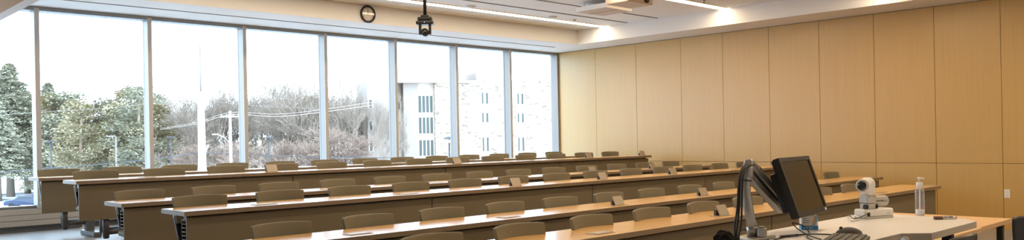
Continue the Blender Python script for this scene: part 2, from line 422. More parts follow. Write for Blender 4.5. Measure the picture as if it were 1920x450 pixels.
# ------------------------------------------------------------------ desks
ROWY = dict(A=10.716, B=9.24, C=7.86, D=6.396, E=4.932, F=3.54)
ROWZ = dict(A=T2, B=T2, C=T1, D=T1, E=0, F=0)
POW = dict(A='ccccccc', B='cocococ'.replace('x','c'), C='cccc'+'ooc', D='ccoooc'+'c', E='ccoocc'+'c', F='cocc'+'c')
POW['B'] = 'cococoo'
DD = .486
def power_box(x, state, parent):
    m = MB()
    m.box(x-.10, x+.10, .075, .185, .737, .741)
    if state == 'o':
        R = Matrix.Translation((x, .165, .741)) @ Matrix.Rotation(-.62, 4, 'X')
        R = Matrix.Translation((x, .10, .741)) @ Matrix.Rotation(1.12, 4, 'X')
        m.box(-.070,.070,0,.095,-.004,.004,0,R)
        m.box(x-.064,x+.064,.143,.165,.741,.79,1)
    else:
        m.box(x-.085, x+.085, .088, .172, .741, .744)
    o = m.build('power_box', [M['power'], M['arm_metal']], parent)
    if state == 'o': o['label'] = 'raised taupe power box lid'
    else: o['label'] = 'closed flush power box lid'
def desk(row, label, x0, x1, nunit, px):
    t = thing('seminar_desk', label, 'desk', (0, ROWY[row], ROWZ[row]), group='tiered rows of desks')
    MB().box(x0+.003, x1-.003, .003, DD-.003, .703, .737).build('worktop', M['laminate'], t)
    e = MB(); h0, h1 = .700, .7368
    e.box(x0,x1,0,.003,h0,h1).box(x0,x1,DD-.003,DD,h0,h1).box(x0,x0+.003,.003,DD-.003,h0,h1).box(x1-.003,x1,.003,DD-.003,h0,h1)
    e.build('edge_band', M['edge'], t)
    u = (x1-x0-.06)/nunit
    for i in range(nunit):
        a = x0+.03+i*u; b = a+u
        MB().box(a+.007, b-.007, .05, .068, .31, .683).build('modesty_panel', M['panel'], t, bevel=.002)
        MB().box(a+.02, b-.02, .09, .15, .655, .703).build('under_frame', M['arm_metal'], t)
        for lx in (a+.55, b-.55):
            lg = MB().box(lx-.05, lx+.05, .09, .17, .06, .703).build('leg', M['leg_metal'], t, bevel=.008)
            MB().prism([(lx-.05,-.2),(lx+.05,-.2),(lx+.055,.1),(lx+.05,.34),(lx-.05,.34),(lx-.055,.1)], 0, .062).build('foot', M['leg_metal'], lg, bevel=.015)
        if row in 'AB': continue
        r = MB()
        for j in range(6):
            z = .66-.032*j
            r.tube([(a+.012, .16, z),(a+.06+u*.3, .16, z)], .0025, 6)
            r.tube([(a+.012, .075, z),(a+.012, .16, z)], .003, 6)
        r.tube([(a+.012,.16,.703),(a+.012,.16,.49)], .003, 6)
        r.build('wire_rack', M['rod'], t)
    MB().box(x0+.1, x1-.1, .085, .135, .335, .375).build('rail', M['arm_metal'], t)
    for x, s_ in zip(px, POW[row]): power_box(x, s_, t)
    return t
PX = [3.26,4.79,6.29,7.81,9.33,10.85,12.40]
desk('A', 'row of desks nearest the windows, all but its top hidden by the next row', 2.52, 12.53, 4, PX)
desk('B', 'second row of desks from the windows, full taupe front showing across the room', 2.52, 12.53, 4, PX)
desk('C', 'third row of desks from the windows, mostly behind the chairs of the next row', 2.52, 12.53, 4, PX)
desk('D', 'fourth row of desks from the windows, with the wire rack showing at its left end', 2.52, 12.53, 4, PX)
desk('E', 'fifth row of desks from the windows, ending behind the white document camera', 2.52, 12.53, 4, PX)
desk('F', 'front row of desks, right end behind the pump bottle', 2.49, 10.77, 4, [4.36,5.94,7.58,9.2,10.7])

# ------------------------------------------------------------------ chairs on swing arms
def make_chair():
    t = thing('swing_arm_chair', 'taupe chair', 'chair')
    def back(u, v, s):
        u = math.sin(PI/2*u); v = .5-.5*math.cos(PI*v)
        x = u*(.222+.020*v)
        z = .60+.229*v-(.007*u*u+.006*abs(u)**16)*v
        y = -.066*u*u-.045*(1-v)+(.032 if s else 0)
        return (x, y, z)
    MB().shell(back, 16, 8, .03).build('backrest', M['fabric'], t, subsurf=1)
    def shl(u, v, s):
        return (u*(.212+.006*v), -.060*u*u-.07*(1-v)+(.052 if s else .006)+.012*v, .455+.21*v)
    MB().shell(shl, 12, 8, .04).box(-.05,.05,-.04,.03,.36,.52).build('back_shell', M['shell'], t)
    def seat(u, v, s):
        x = u*(.235-.02*abs(2*v-1)**3); y = -.49+.46*v
        return (x, y, (.385 if s else .45-.012*u*u*(1 if v<.5 else 1)-.03*max(0,1-v*4)**2))
    MB().shell(seat, 10, 8, .05).build('seat', M['fabric'], t, subsurf=1)
    a = MB(); 
    a.tube([(0,-.24,.39),(0,-.24,.14)], .035, 12)
    a.tube(smooth_path([(0,-.24,.165),(.18,-.28,.165),(.24,-.42,.165),(-.03,-.49,.165)],5), .030, 8)
    a.build('swing_arm', M['arm_metal'], t)
    p = MB().tube([(-.05,-.49,.12),(-.05,-.49,.345)], .034, 14).lathe([(.055,.31),(.055,.335)], 14, M=Matrix.Translation((-.05,-.49,0)))
    p.build('pivot_post', M['arm_metal'], t)
    MB().lathe([(.02,.095),(.033,.105),(.033,.122)], 14, M=Matrix.Translation((-.05,-.49,0))).build('post_cap', M['shell'], t)
    return t
chair0 = make_chair()
rowname = dict(A='in the row nearest the windows', B='in the second row from the windows', C='in the third row from the windows',
               D='in the fourth row from the windows', E='in the fifth row from the windows')
used = False
def place(x, row, dy, label, group):
    global used
    loc = (x, ROWY[row]+dy, ROWZ[row])
    rz = random.uniform(-.03,.03)
    if not used:
        used = True; chair0.location = loc; chair0.rotation_euler = (0,0,rz); chair0['label'] = label; chair0['group'] = group
    else: dup(chair0, loc, rz, label, group)
for row in 'ABCDE':
    for k in range(13):
        x = 2.875+.757*k
        if k == 0: w = 'leftmost taupe chair'
        elif k == 12: w = 'rightmost taupe chair'
        elif k <= 6: w = '%s taupe chair from the left' % ORD[k]
        else: w = '%s taupe chair from the right' % ORD[12-k]
        place(x, row, .60, '%s %s' % (w, rowname[row]), 'chairs '+rowname[row])
for k in range(9):
    lab = ['taupe chair behind the front desk row, cut by the bottom edge'] + \
          ['%s taupe chair from the left along the front desk row' % ORD[i] for i in range(1,6)] + \
          ['taupe chair of the front row, behind the tilted monitor', 'taupe chair of the front row just right of the tilted monitor',
           'taupe chair of the front row, left of the white document camera']
    place(3.10+.757*k, 'F', .48, lab[k], 'chairs along the front desk row')

# ------------------------------------------------------------------ presenter tables
ZT = .935
t = thing('presenter_table', 'white topped presenter table with an angled corner in the foreground', 'table', (0,0,0))
poly = [(2.9,2.0),(2.9,1.46),(3.90,1.46),(3.995,1.357),(4.645,1.357),(4.752,1.451),(4.80,1.87),(4.80,1.985)]
MB().prism(poly, ZT-.002, ZT).build('tabletop', M['table_white'], t)
MB().prism(poly, ZT-.033, ZT-.002).build('table_edge', M['table_edge'], t)
for lx, ly in ((4.53,1.46),(4.55,1.9),(3.05,1.6),(3.05,1.9)):
    MB().box(lx-.019, lx+.019, ly-.025, ly+.025, 0, ZT-.033).build('leg', M['black'], t, bevel=.003)
MB().box(3.05,4.55,1.88,1.92,ZT-.09,ZT-.033).build('cross_beam', M['black'], t)
MB().box(3.0,4.45,1.50,1.54,ZT-.07,ZT-.033).build('front_beam', M['black'], t)

ZW = CH-.65
def side_table(x0,x1,y0,y1,label):
    t = thing('side_table', label, 'table', ((x0+x1)/2,(y0+y1)/2,0), group='beech side tables')
    hx,hy = (x1-x0)/2,(y1-y0)/2
    MB().box(-hx,hx,-hy,hy,ZW-.033,ZW).build('tabletop', M['wood_top'], t, bevel=.003)
    for sx in (-1,1):
        for sy in (-1,1):
            MB().box(sx*(hx-.06)-.02,sx*(hx-.06)+.02,sy*(hy-.06)-.02,sy*(hy-.06)+.02,0,ZW-.033).build('leg', M['black'], t)
side_table(6.02, 6.775, 1.745, 2.60, 'beech side table whose outer corner reaches toward the wood wall')
side_table(5.15, 6.015, 1.725, 2.60, 'beech side table half under the white presenter table')

def black_chair(loc, rz, label, w=.36):
    t = thing('stacking_chair', label, 'chair', loc, rz, 'black presenter chairs')
    top = .955
    def back(u, v, s):
        return (u*(w/2-.01*(1-v)), -.05*u*u*-1 - .06*v + (.02 if s else 0) - .0, .50+(top-.5)*v-.010*u*u*v)
    MB().shell(back, 10, 8, .02).build('backrest', M['vinyl'], t, subsurf=1)
    MB().shell(lambda u,v,s: (u*.175, .04+.42*v, (.43 if s else .46-.01*u*u)), 8, 8, .03).build('seat', M['vinyl'], t, subsurf=1)
    for sx in (-1,1):
        MB().tube([(sx*.16,.02,.44),(sx*.175,-.06,0)], .011, 8).build('leg', M['arm_metal'], t)
        MB().tube([(sx*.16,.42,.44),(sx*.175,.48,0)], .011, 8).build('leg', M['arm_metal'], t)
    MB().tube([(-.14,.03,.44),(-.14,-.0,.6)], .011, 8).tube([(.14,.03,.44),(.14,-.0,.6)], .011, 8).build('back_frame', M['arm_metal'], t)
black_chair((3.575,1.36,0), .24, 'black chair pushed to the white table, only its top edge showing')
black_chair((3.915,1.21,0), .0, 'black chair below the angled corner of the white table')
black_chair((4.965,1.10,0), 2.0, 'black vinyl chair back at the lower right edge')

# ------------------------------------------------------------------ monitor, its arm and the things on the table
MC = Vector((3.687,1.822,CH-.244)); MW, MH = .413, .290
t = thing('computer_monitor', 'black monitor tilted back on its arm above the table', 'monitor', MC, rot=(-.33,0,.126))
bz = MB(); b_ = .020
bz.box(-MW/2,MW/2,0,.03,-MH/2,-MH/2+b_+.008).box(-MW/2,MW/2,0,.03,MH/2-b_,MH/2).box(-MW/2,-MW/2+b_,0,.03,-MH/2+b_+.008,MH/2-b_).box(MW/2-b_,MW/2,0,.03,-MH/2+b_+.008,MH/2-b_)
bz.build('bezel', M['bezel'], t)
MB().box(-MW/2+b_,MW/2-b_,.004,.02,-MH/2+b_+.008,MH/2-b_).build('screen', M['screen'], t)
MB().box(-MW/2+.004,MW/2-.004,.03,.042,-MH/2+.004,MH/2-.004).build('rear_case', M['black'], t, bevel=.004)
bk = MB().box(-MW/2+.012,.12,.042,.075,-.11,.085).build('rear_housing', M['black'], t, bevel=.01)
vs = MB()
for i in range(7): vs.box(-MW/2+.0108,-MW/2+.0125,.048,.070,-.085+.022*i,-.080+.022*i)
vs.build('port_slot', M['bezel'], bk)
MB().box(-.05,.05,.075,.095,-.06,.04).build('mount_plate', M['arm_metal'], t)
MB().box(.165,.176,-.0012,0,-.137,-.124).build('logo_mark', M['paper'], t)
MB().box(.177,.187,-.0012,0,-.137,-.124).build('logo_mark', M['sky_blue'], t)
MB().box(.15,.18,-.001,0,.130,.134).build('model_mark', M['ink'], t)
MB().box(-.190,-.183,-.001,0,.131,.135).build('status_mark', M['ink'], t)

Y0 = 1.90
def atY(px, py, Y):
    p = at(px, py, 1.0); d = p-Vector((0,0,CH)); return Vector((0,0,CH))+d*(Y/d.y)
elb = atY(1401, 318, 1.90); wrist = atY(1464, 388, 1.935); pb = atY(1411, 440, 1.885); pb2 = atY(1428, 440, 1.84)
t = thing('monitor_arm', 'silver articulated monitor arm bolted to the table edge', 'monitor arm', (pb.x, pb.y, ZT))
O = Vector((pb.x, pb.y, ZT)); L = lambda v: tuple(Vector(v)-O)
MB().prism([(-.10,-.05),(.09,-.07),(.09,.05),(-.06,.06)], 0, .014).build('base_plate', M['alu'], t, bevel=.006)
MB().lathe([(.026,.014),(.026,pb.z-ZT+.035),(.02,pb.z-ZT+.04)], 20).build('base_post', M['alu'], t)
MB().lathe([(.024,.014),(.024,pb2.z-ZT+.03)], 6, M=Matrix.Translation(L((pb2.x,pb2.y,ZT))), smooth=False).build('clamp_block', M['alu'], t, bevel=.003)
MB().lathe([(.012,0),(.012,.008)], 12, M=Matrix.Translation(L((pb2.x,pb2.y,pb2.z+.03)))).build('clamp_bolt', M['rod'], t)
col = smooth_path([L((pb.x,pb.y,pb.z+.03)), L(atY(1404,395,1.89)), L(atY(1398,350,1.90)), L(elb)], 5)
MB().tube(col, [.023-.003*i/len(col) for i in range(len(col))], 16).build('lower_arm', M['alu'], t)
ax = (wrist-elb).normalized(); sd = ax.cross(Vector((0,1,0))).normalized()    # sd points up, square to the boom
boom = MB()
ln = (wrist-elb).length
R = Matrix((ax, Vector((0,1,0))-ax*ax.y, sd)).transposed().to_4x4()
R = Matrix.Translation(L(elb)) @ R
upb = MB().box(-.012, ln, -.022, .022, .010, .052, 0, R); upb.build('upper_arm', M['alu'], t, bevel=.01, seg=3)
MB().box(-.005, ln, -.018, .018, -.034, -.004, 0, R).build('parallel_link', M['alu'], t, bevel=.006)
MB().box(.01, ln-.02, -.012, .012, -.006, .014, 0, R).build('link_gap', M['black'], t)
for q, w_ in ((.012,.032),(.055,.032),(.012,-.019),(.055,-.019)):
    MB().lathe([(.006,0),(.006,.004),(.003,.005)], 10, M=R @ Matrix.Translation((q,-.0185 if w_<0 else -.0225,w_)) @ Matrix.Rotation(PI/2,4,'X')).build('bolt', M['rod'], t)
MB().lathe([(.024,-.04),(.026,-.03),(.026,.01),(.018,.022)], 18, M=Matrix.Translation(L(elb))).build('elbow_joint', M['alu'], t, bevel=.004)
MB().lathe([(.024,-.03),(.024,.028)], 18, M=Matrix.Translation(L(wrist))).build('wrist_joint', M['alu'], t, bevel=.004)
mp_ = MC + Euler((-.33,0,.126)).to_matrix() @ Vector((0,.09,0))
MB().tube([L(wrist), L(mp_)], .014, 12).build('tilt_link', M['alu'], t)
MB().tube([L(atY(1389,337,1.88)), L(atY(1409,339,1.87))], .004, 8).build('cable_tie', M['rubber'], t)

# black cables over the arm
cb = MB()
for i, (dx, dy_) in enumerate(((0,0),(4,-.006),(-3,.006))):
    pts = [atY(1456,372,1.945+dy_), atY(1440,338,1.93+dy_), atY(1420+dx,318-abs(dx),1.91+dy_), atY(1404+dx,309+dx*.3,1.885+dy_), atY(1393+dx,318,1.865+dy_), atY(1388+dx,345,1.85+dy_),
           atY(1386+dx*1.2,390,1.84+dy_), atY(1383+dx*1.6,420,1.835+dy_), atY(1381+dx,446,1.83+dy_)]
    e = pts[-1].copy(); pts.append(Vector((e.x-.005, e.y-.02, ZT+.006))); pts.append(Vector((e.x-.03, e.y-.10, ZT+.005)))
    cb.tube(smooth_path(pts,5), .0045, 8)
tag(cb.build('cable', M['rubber']), 'black cable bundle draped over the monitor arm down to the table', 'cable')

def table_cable(name, pts, r, label, m):
    tag(MB().tube(smooth_path(pts,7), r, 7).build(name, M[m]), label, 'cable')
def onT(px, py, h=.004): 
    p = at(px, py, 1.0); d = p-Vector((0,0,CH)); q = Vector((0,0,CH))+d*((ZT+h-CH)/d.z); return q
def lift(px, py, Y): return atY(px, py, Y)
table_cable('cable', [onT(1446,452), onT(1460,447), onT(1484,442), onT(1515,439), onT(1552,439.5), onT(1580,441)], .003, 'thin dark cable lying flat toward the keyboard', 'rubber')
table_cable('cable', [onT(1540,449), onT(1516,441,.006), lift(1497,430,1.80), lift(1486,419,1.80), lift(1491,418.2,1.79), lift(1507,424,1.77), onT(1517,436,.008), onT(1513,444), onT(1523,450)], .0026, 'thin black cable looping up in front of the small carton', 'rubber')
table_cable('cable', [onT(1440,449), onT(1448,458), onT(1456,462)], .003, 'short black cable beside the arm base', 'rubber')
table_cable('cable', [lift(1399,431,1.90), lift(1392,431,1.86), lift(1386,436,1.85), lift(1384,446,1.85)], .0028, 'thin black cable between the arm post and the cable bundle', 'rubber')

# pen holder / dark pen by the cable
a, b = onT(1462,444,.006), onT(1500,440,.006)
t = thing('pen', 'dark blue pen lying by the cables under the monitor', 'pen', a)
d = b-a
MB().tube([(0,0,0), tuple(d*.8)], .0055, 10).build('pen_body', mat('dark blue ink barrel', (.02,.02,.07), .3), t)
MB().tube([tuple(d*.8), tuple(d)], [.0055,.0025], 10).build('pen_cap', M['rubber'], t)
MB().tube([tuple(d*-.03), (0,0,0)], [.002,.005], 10).build('pen_tip', M['orange'], t)

# tissue box
p0, p1 = onT(1503,431,0), onT(1534,431,0); ang = math.atan2(p1.y-p0.y, p1.x-p0.x)
wd = (p1-p0).length*1.0
p0 = Vector((p0.x, p0.y, ZT))
t = thing('carton', 'small white carton with a blue base band under the monitor', 'box', p0, ang)
hb = .070
MB().box(0,wd,0,.06,0,hb).build('box_body', M['card'], t, bevel=.001)
MB().box(-.0006,wd+.0006,-.0006,.0606,.001,.020).build('base_band', M['blue'], t)
st = MB(); 
for k, (m_, x_) in enumerate(((0,.0),(1,.010))):
    vs = [(wd*.60+x_,-.0007,.021),(wd*.60+x_+.008,-.0007,.021),(wd*.84+x_+.006,-.0007,hb-.002),(wd*.84+x_-.002,-.0007,hb-.002)]
    st.add(vs+[(x,y+.0005,z) for x,y,z in vs], [(0,1,2,3),(4,7,6,5),(0,4,5,1),(1,5,6,2),(2,6,7,3),(3,7,4,0)], m_)
st.build('stripe', [M['orange'], M['sky_blue']], t)
tx = MB()
for r_, (zz, seglist) in enumerate(((.056,((.10,.34),)),(.046,((.10,.26),(.29,.46))),(.036,((.10,.24),(.27,.46))))):
    for a_, b_ in seglist: tx.box(wd*a_,wd*b_,-.0007,0,zz-.0016,zz+.0016)
tx.build('lettering', M['ink'], t)
MB().box(wd*.12,wd*.36,-.0012,0,.007,.013).box(wd*.46,wd*.66,-.0012,0,.008,.012).build('lettering', M['card'], t)
MB().shell(lambda u,v,s: (wd*.5+u*wd*.32, .03+(v-.5)*.03, hb+(.0015 if not s else .0005)), 6, 3, .001).build('opening', M['rubber'], t)
MB().shell(lambda u,v,s: (wd*.72+u*.012, .03+.006*math.sin(3*u)+(.002 if s else 0), hb+.001+v*.016*(1-.3*u*u)), 6, 4, .001).build('tissue', M['paper'], t)

# document camera
dc = Vector((4.43,1.836,ZT)); dr = -.36
t = thing('document_camera', 'white document camera with a round lens head on a folded arm', 'document camera', dc, dr)
bp_ = [(0,0),(.20,0),(.215,.015),(.215,.072),(.20,.088),(0,.088),(-.008,.075),(-.008,.012)]
MB().prism(bp_, 0, .012).build('base_tray', M['body_grey'], t, bevel=.003)
MB().prism(bp_, .012, .052).build('base', M['body_white'], t, bevel=.009)
MB().box(.15,.172,-.001,.004,.026,.029).build('model_mark', M['ink'], t)
MB().box(.006,.026,-.0012,.01,.016,.036).build('socket', M['rubber'], t)
hx, hy = .058, .045
MB().box(hx-.030,hx+.030,hy-.028,hy+.028,.052,.082).build('hinge_block', M['body_grey'], t, bevel=.004)
for sx in (-1,1):
    MB().lathe([(.013,-.008),(.013,.008)], 16, M=Matrix.Translation((hx+sx*.036,hy-.020,.066)) @ Matrix.Rotation(PI/2,4,'Y')).build('hinge_knob', M['rubber'], t)
ar = MB(); z1, z2 = .073, .105
ar.tube([(hx+.02,hy+.005,z1),(hx+.08,hy+.005,z1+.003)]+[(hx+.130+.0165*math.cos(q),hy+.005,(z1+z2)/2+.002+.0165*math.sin(q)) for q in [(-PI/2)+PI*i/8 for i in range(9)]]+[(hx+.08,hy+.005,z2+.003),(hx+.02,hy+.005,z2)], .0135, 12)
ar.build('folding_arm', M['body_grey'], t)
MB().box(hx-.033,hx+.033,hy-.030,hy+.030,.084,.130).build('neck', M['body_grey'], t, bevel=.005)
hd = MB()
hd.lathe([(.034,.130),(.036,.136),(.040,.175),(.041,.195),(.034,.214),(.018,.224),(.001,.226)], 28, M=Matrix.Translation((hx,hy,0)))
ma = Matrix.Translation((hx,hy,.183)) @ Matrix.Rotation(math.radians(-182)-dr,4,'Z') @ Matrix.Rotation(PI/2,4,'Y')
hd.lathe([(.001,-.040),(.02,-.036),(.036,-.02),(.039,0),(.037,.04),(.035,.062)], 28, M=ma)
h_ = hd.build('camera_head', M['body_white'], t)
MB().lathe([(.034,.050),(.035,.066),(.026,.069),(.026,.055)], 28, M=ma, caps=False).build('lens_ring', M['body_grey'], h_)
MB().lathe([(.026,.060),(.026,.0685),(.018,.071),(.001,.072)], 28, M=ma).build('lens', M['lens'], h_)
for sx in (-.02,.02):
    MB().lathe([(.003,0),(.003,.002)], 8, M=Matrix.Translation((hx+sx,hy-.0305,.122)) @ Matrix.Rotation(PI/2,4,'X')).build('screw', M['ink'], t)
table_cable('cable', [Vector((4.447,1.838,ZT+.022)), onT(1611,407,.02), onT(1601,404,.012), onT(1590,406,.012), onT(1588,411), onT(1596,414), onT(1606,412.5), onT(1612,409)], .0035, 'white cable coiled beside the document camera', 'body_white')
table_cable('cable', [Vector((4.449,1.834,ZT+.03)), onT(1608,409,.02), onT(1600,409.5,.02), onT(1594,405,.02), onT(1590,402,.015)], .0026, 'black cable among the white cable by the document camera', 'rubber')

# pump bottle
bp = Vector((4.80,1.69,ZT)); 
t = thing('pump_bottle', 'clear pump bottle with a white pump on the white table', 'pump bottle', bp, .3)
MB().lathe([(.001,.001),(.022,.001),(.0245,.006),(.0245,.138),(.020,.150),(.013,.155)], 28).build('bottle', M['clear'], t)
MB().lathe([(.001,.003),(.021,.003),(.0225,.008),(.0225,.034),(.001,.0345)], 28).build('gel', M['gel'], t)
MB().tube([(0,0,.008),(0,0,.16)], .0045, 10).build('dip_tube', M['gel'], t)
MB().lathe([(.018,.152),(.018,.185),(.015,.188),(.001,.188)], 24).build('collar', M['body_white'], t)
MB().lathe([(.005,.188),(.005,.204),(.011,.208),(.013,.216),(.001,.217)], 20).tube([(0,0,.211),(-.008,-.02,.212),(-.009,-.024,.208)], .004, 8).build('pump_head', M['body_white'], t)
lb = MB()
for (a0,a1,z0,z1,mi) in ((-.75,-.25,.075,.084,1),(-.75,-.35,.03,.047,0),(-.7,-.3,.055,.060,2),(-.7,-.4,.10,.104,2)):
    n_ = 5
    for i in range(n_):
        q0 = a0+(a1-a0)*i/n_; q1 = a0+(a1-a0)*(i+1)/n_
        vs = [(r*math.cos(q),r*math.sin(q),z) for r in (.0247,.0251) for z in (z0,z1) for q in (q0,q1)]
        lb.add(vs, [(0,1,3,2),(4,6,7,5),(0,4,5,1),(2,3,7,6),(0,2,6,4),(1,5,7,3)], mi)
lb.build('label_print', [M['red'], M['blue'], M['ink']], t)

# whiteboard marker
a, b = Vector((4.612,1.553,ZT+.0095)), Vector((4.702,1.474,ZT+.0095)); d = b-a
t = thing('whiteboard_marker', 'white marker pen with a brown cap on the table corner', 'marker', a)
MB().tube([(0,0,0), tuple(d*.38)], .0092, 14).build('cap', M['marker_brown'], t)
MB().tube([tuple(d*.38), tuple(d*.97)], .0085, 14).build('barrel', M['body_white'], t)
MB().tube([tuple(d*.97), tuple(d)], .0088, 14).build('end_plug', M['marker_brown'], t)
q = d.normalized(); sdv = Vector((q.y,-q.x,0)) if (Vector((q.y,-q.x,0))).dot(Vector((-1,-1,0)))>0 else Vector((-q.y,q.x,0))
mk = MB()
for k0,k1 in ((.42,.50),(.52,.60),(.63,.84)):
    mk.tube([tuple(d*k0+sdv*.0004+Vector((0,0,.0006))), tuple(d*k1+sdv*.0004+Vector((0,0,.0006)))], .0083, 14)
mk.build('label_print', M['ink'], t)

# keyboard and mouse
k0, k1 = onT(1560,437.5,.02), onT(1540,449.5,.02)
ka = math.atan2(k0.y-k1.y, k0.x-k1.x)                  # long axis runs toward the lens
kc = Vector((k0.x,k0.y,0)) - Matrix.Rotation(ka,3,'Z') @ Vector((.18,.075,0))
t = thing('keyboard', 'dark grey keyboard at the bottom edge by the mouse', 'keyboard', (kc.x,kc.y,ZT), ka)
MB().prism([(-.24,-.085),(.18,-.085),(.18,.075),(-.24,.075)], .002, .016).build('case', M['key'], t, bevel=.004)
for r_ in range(5):
    for c_ in range(18):
        x = -.232+c_*.0226; y = -.073+r_*.029
        MB().box(x,x+.0185,y,y+.023,.016,.023).build('key', M['key'], t)
m0, m1 = onT(1570,437,.008), onT(1613,438.5,.008)
t = thing('computer_mouse', 'dark grey mouse behind the keyboard', 'mouse', ((m0.x+m1.x)/2,(m0.y+m1.y)/2,ZT), math.atan2(m0.y-m1.y, m0.x-m1.x)-PI/2)
def mouse(u, v, s):
    y = (v-.5)*.115; w = .031*(1-.22*abs(2*v-1)**2.5); x = u*w
    z = .001 if s else .004+.034*max(0,(1-abs(u)**2.6))*(math.sin(PI*min(1,max(0,(v*.9+.08))))**.6)
    return (x,y,z)
MB().shell(mouse, 12, 14, .03).build('mouse_body', M['key'], t, subsurf=1)
MB().lathe([(.008,-.003),(.008,.003)], 14, M=Matrix.Translation((0,.033,.031)) @ Matrix.Rotation(PI/2,4,'Y')).build('scroll_wheel', M['rubber'], t)

# crumpled black cloth at the left of the arm
cl = MB(); P0 = Vector((2.955,1.815,ZT))
def blob(c, rx, ry, rz, seed, n=18, m=12):
    rng = random.Random(seed); ph = [rng.uniform(0,6.28) for _ in range(6)]
    o = len(cl.v)
    for j in range(m+1):
        th = PI*j/m
        for i in range(n):
            f = 2*PI*i/n
            k = 1+.10*math.sin(3*f+ph[0])*math.sin(th)+.07*math.sin(5*f+ph[1]+2*th)+.05*math.sin(7*th+ph[2]+f)
            cl.v.append((c[0]+rx*k*math.sin(th)*math.cos(f), c[1]+ry*k*math.sin(th)*math.sin(f), max(.002, c[2]+rz*k*math.cos(th))))
    for j in range(m):
        for i in range(n):
            cl.f.append((o+j*n+i, o+j*n+(i+1)%n, o+(j+1)*n+(i+1)%n, o+(j+1)*n+i)); cl.m.append(0); cl.sm.append(True)
def clothpath():
    pts = [(-.055,-.05,.010),(-.03,-.025,.020),(0,0,.030),(.03,.02,.040),(.052,.033,.048)]
    n = 16; o = len(cl.v); rr = [.03,.042,.045,.037,.022]
    P = smooth_path(pts,5); N = len(P)
    for i, p in enumerate(P):
        f = i/(N-1)*4; k = min(3,int(f)); r = rr[k]+(rr[k+1]-rr[k])*(f-k)
        r *= 1+.08*math.sin(i*1.3)
        for j in range(n):
            a_ = 2*PI*j/n; w_ = r*(1+.12*math.sin(3*a_+i*.5)+.06*math.sin(5*a_-i))
            cl.v.append((p.x+w_*math.cos(a_)*.58, p.y-w_*math.cos(a_)*.72, max(.001, p.z+w_*.85*math.sin(a_))))
    for i in range(N-1):
        for j in range(n):
            cl.f.append((o+i*n+j,o+i*n+(j+1)%n,o+(i+1)*n+(j+1)%n,o+(i+1)*n+j)); cl.m.append(0); cl.sm.append(True)
    for e in (0,N-1): cl.f.append(tuple(o+e*n+j for j in range(n))); cl.m.append(0); cl.sm.append(True)
clothpath()
tag(cl.build('black_cloth', M['cloth'], loc=P0), 'crumpled black cloth at the left end of the white table', 'cloth')

# small post by the window wall
t = thing('floor_post', 'small beige post with a round foot at the window wall base', 'post', (3.31,11.84,T2))
MB().lathe([(.055,0),(.055,.008),(.02,.014),(.016,.02),(.016,.30),(.001,.302)], 18).build('post_body', M['sill'], t)

# ------------------------------------------------------------------ outside
GZ = CH-7.0
def ground_mat():
    m, n, l, b = new_mat('snowy ground')
    tc = n.new('ShaderNodeTexCoord'); nz = n.new('ShaderNodeTexNoise'); nz.inputs['Scale'].default_value = .09; nz.inputs['Detail'].default_value = 6
    cr = n.new('ShaderNodeValToRGB'); cr.color_ramp.elements[0].position = .42; cr.color_ramp.elements[0].color = (.16,.16,.15,1)
    cr.color_ramp.elements[1].position = .52; cr.color_ramp.elements[1].color = (.76,.79,.82,1)
    l.new(tc.outputs['Object'], nz.inputs['Vector']); l.new(nz.outputs['Fac'], cr.inputs[0]); l.new(cr.outputs[0], b.inputs['Base Color'])
    b.inputs['Roughness'].default_value = .9
    return m
gm = MB().box(-250,450,YW+1.0,420,GZ-1,GZ); tag(gm.build('ground', ground_mat()), 'snow patched ground outside the windows', 'ground', kind='structure')

bark = mat('grey bark', (.335,.265,.205), .9); bark2 = mat('brown bark', (.33,.24,.17), .9)
needle = mat('blue green needles', (.35,.33,.24), .9, spec=.1, vary=.3, vscale=(.6,.6,.6)); leafy = mat('olive leaves', (.385,.33,.21), .9, spec=.1, vary=.3, vscale=(.6,.6,.6))
russet = mat('russet twigs', (.33,.235,.18), .9)

def leaf_cloud(m, c, r, n, size, rng, mi=0):
    for _ in range(n):
        d = Vector((rng.gauss(0,1),rng.gauss(0,1),rng.gauss(0,1))).normalized()*r*rng.random()**.45
        p = Vector(c)+Vector((d.x,d.y,d.z*.8)); a = Vector((rng.gauss(0,1),rng.gauss(0,1),rng.gauss(0,.6))).normalized(); b = a.orthogonal().normalized()
        s = size*rng.uniform(.6,1.3)
        m.add([p-a*s-b*s*.35, p+a*s*.2-b*s*.5, p+a*s, p+b*s*.5], [(0,1,2,3)], mi)
def make_spruce(h, seed):
    rng = random.Random(seed); t = thing('spruce_tree', 'spruce', 'tree')
    MB().tube([(0,0,0),(0,0,h*.98)], [h*.018,h*.002], 6).build('trunk', bark, t)
    f = MB(); k = int(h*6)
    for i in range(k):
        q = (i+rng.random())/k; z = h*(.27+.73*q); R = (h*.20*(1-q)**.75+.10)*rng.uniform(.75,1.1)
        for j in range(8 if q < .7 else 5):
            an = rng.uniform(0,6.28); rr = R*rng.uniform(.6,1.12)
            e = Vector((math.cos(an)*rr, math.sin(an)*rr, z-rr*.22+rng.uniform(-.2,.2))); s0 = Vector((0,0,z+.1))
            for g in range(5):
                leaf_cloud(f, s0.lerp(e, .25+g*.19), .30, 8, .19-.012*g, rng)
    f.build('crown', needle, t); return t
def make_evergreen(h, seed, m_=None):
    rng = random.Random(seed); t = thing('evergreen_tree', 'evergreen', 'tree')
    MB().tube([(0,0,0),(.2,0,h*.5),(0,.1,h*.9)], [h*.02,h*.012,h*.004], 6).build('trunk', bark2, t)
    f = MB()
    for i in range(46):
        q = rng.random(); z = h*(.12+.84*q); R = h*.20*math.sin(PI*min(1,.22+.75*q))**.8
        an = rng.uniform(0,6.28); rr = R*rng.random()**.5
        leaf_cloud(f, (math.cos(an)*rr, math.sin(an)*rr, z), h*.075, 150, h*.0125, rng)
    f.build('crown', m_ or leafy, t); return t
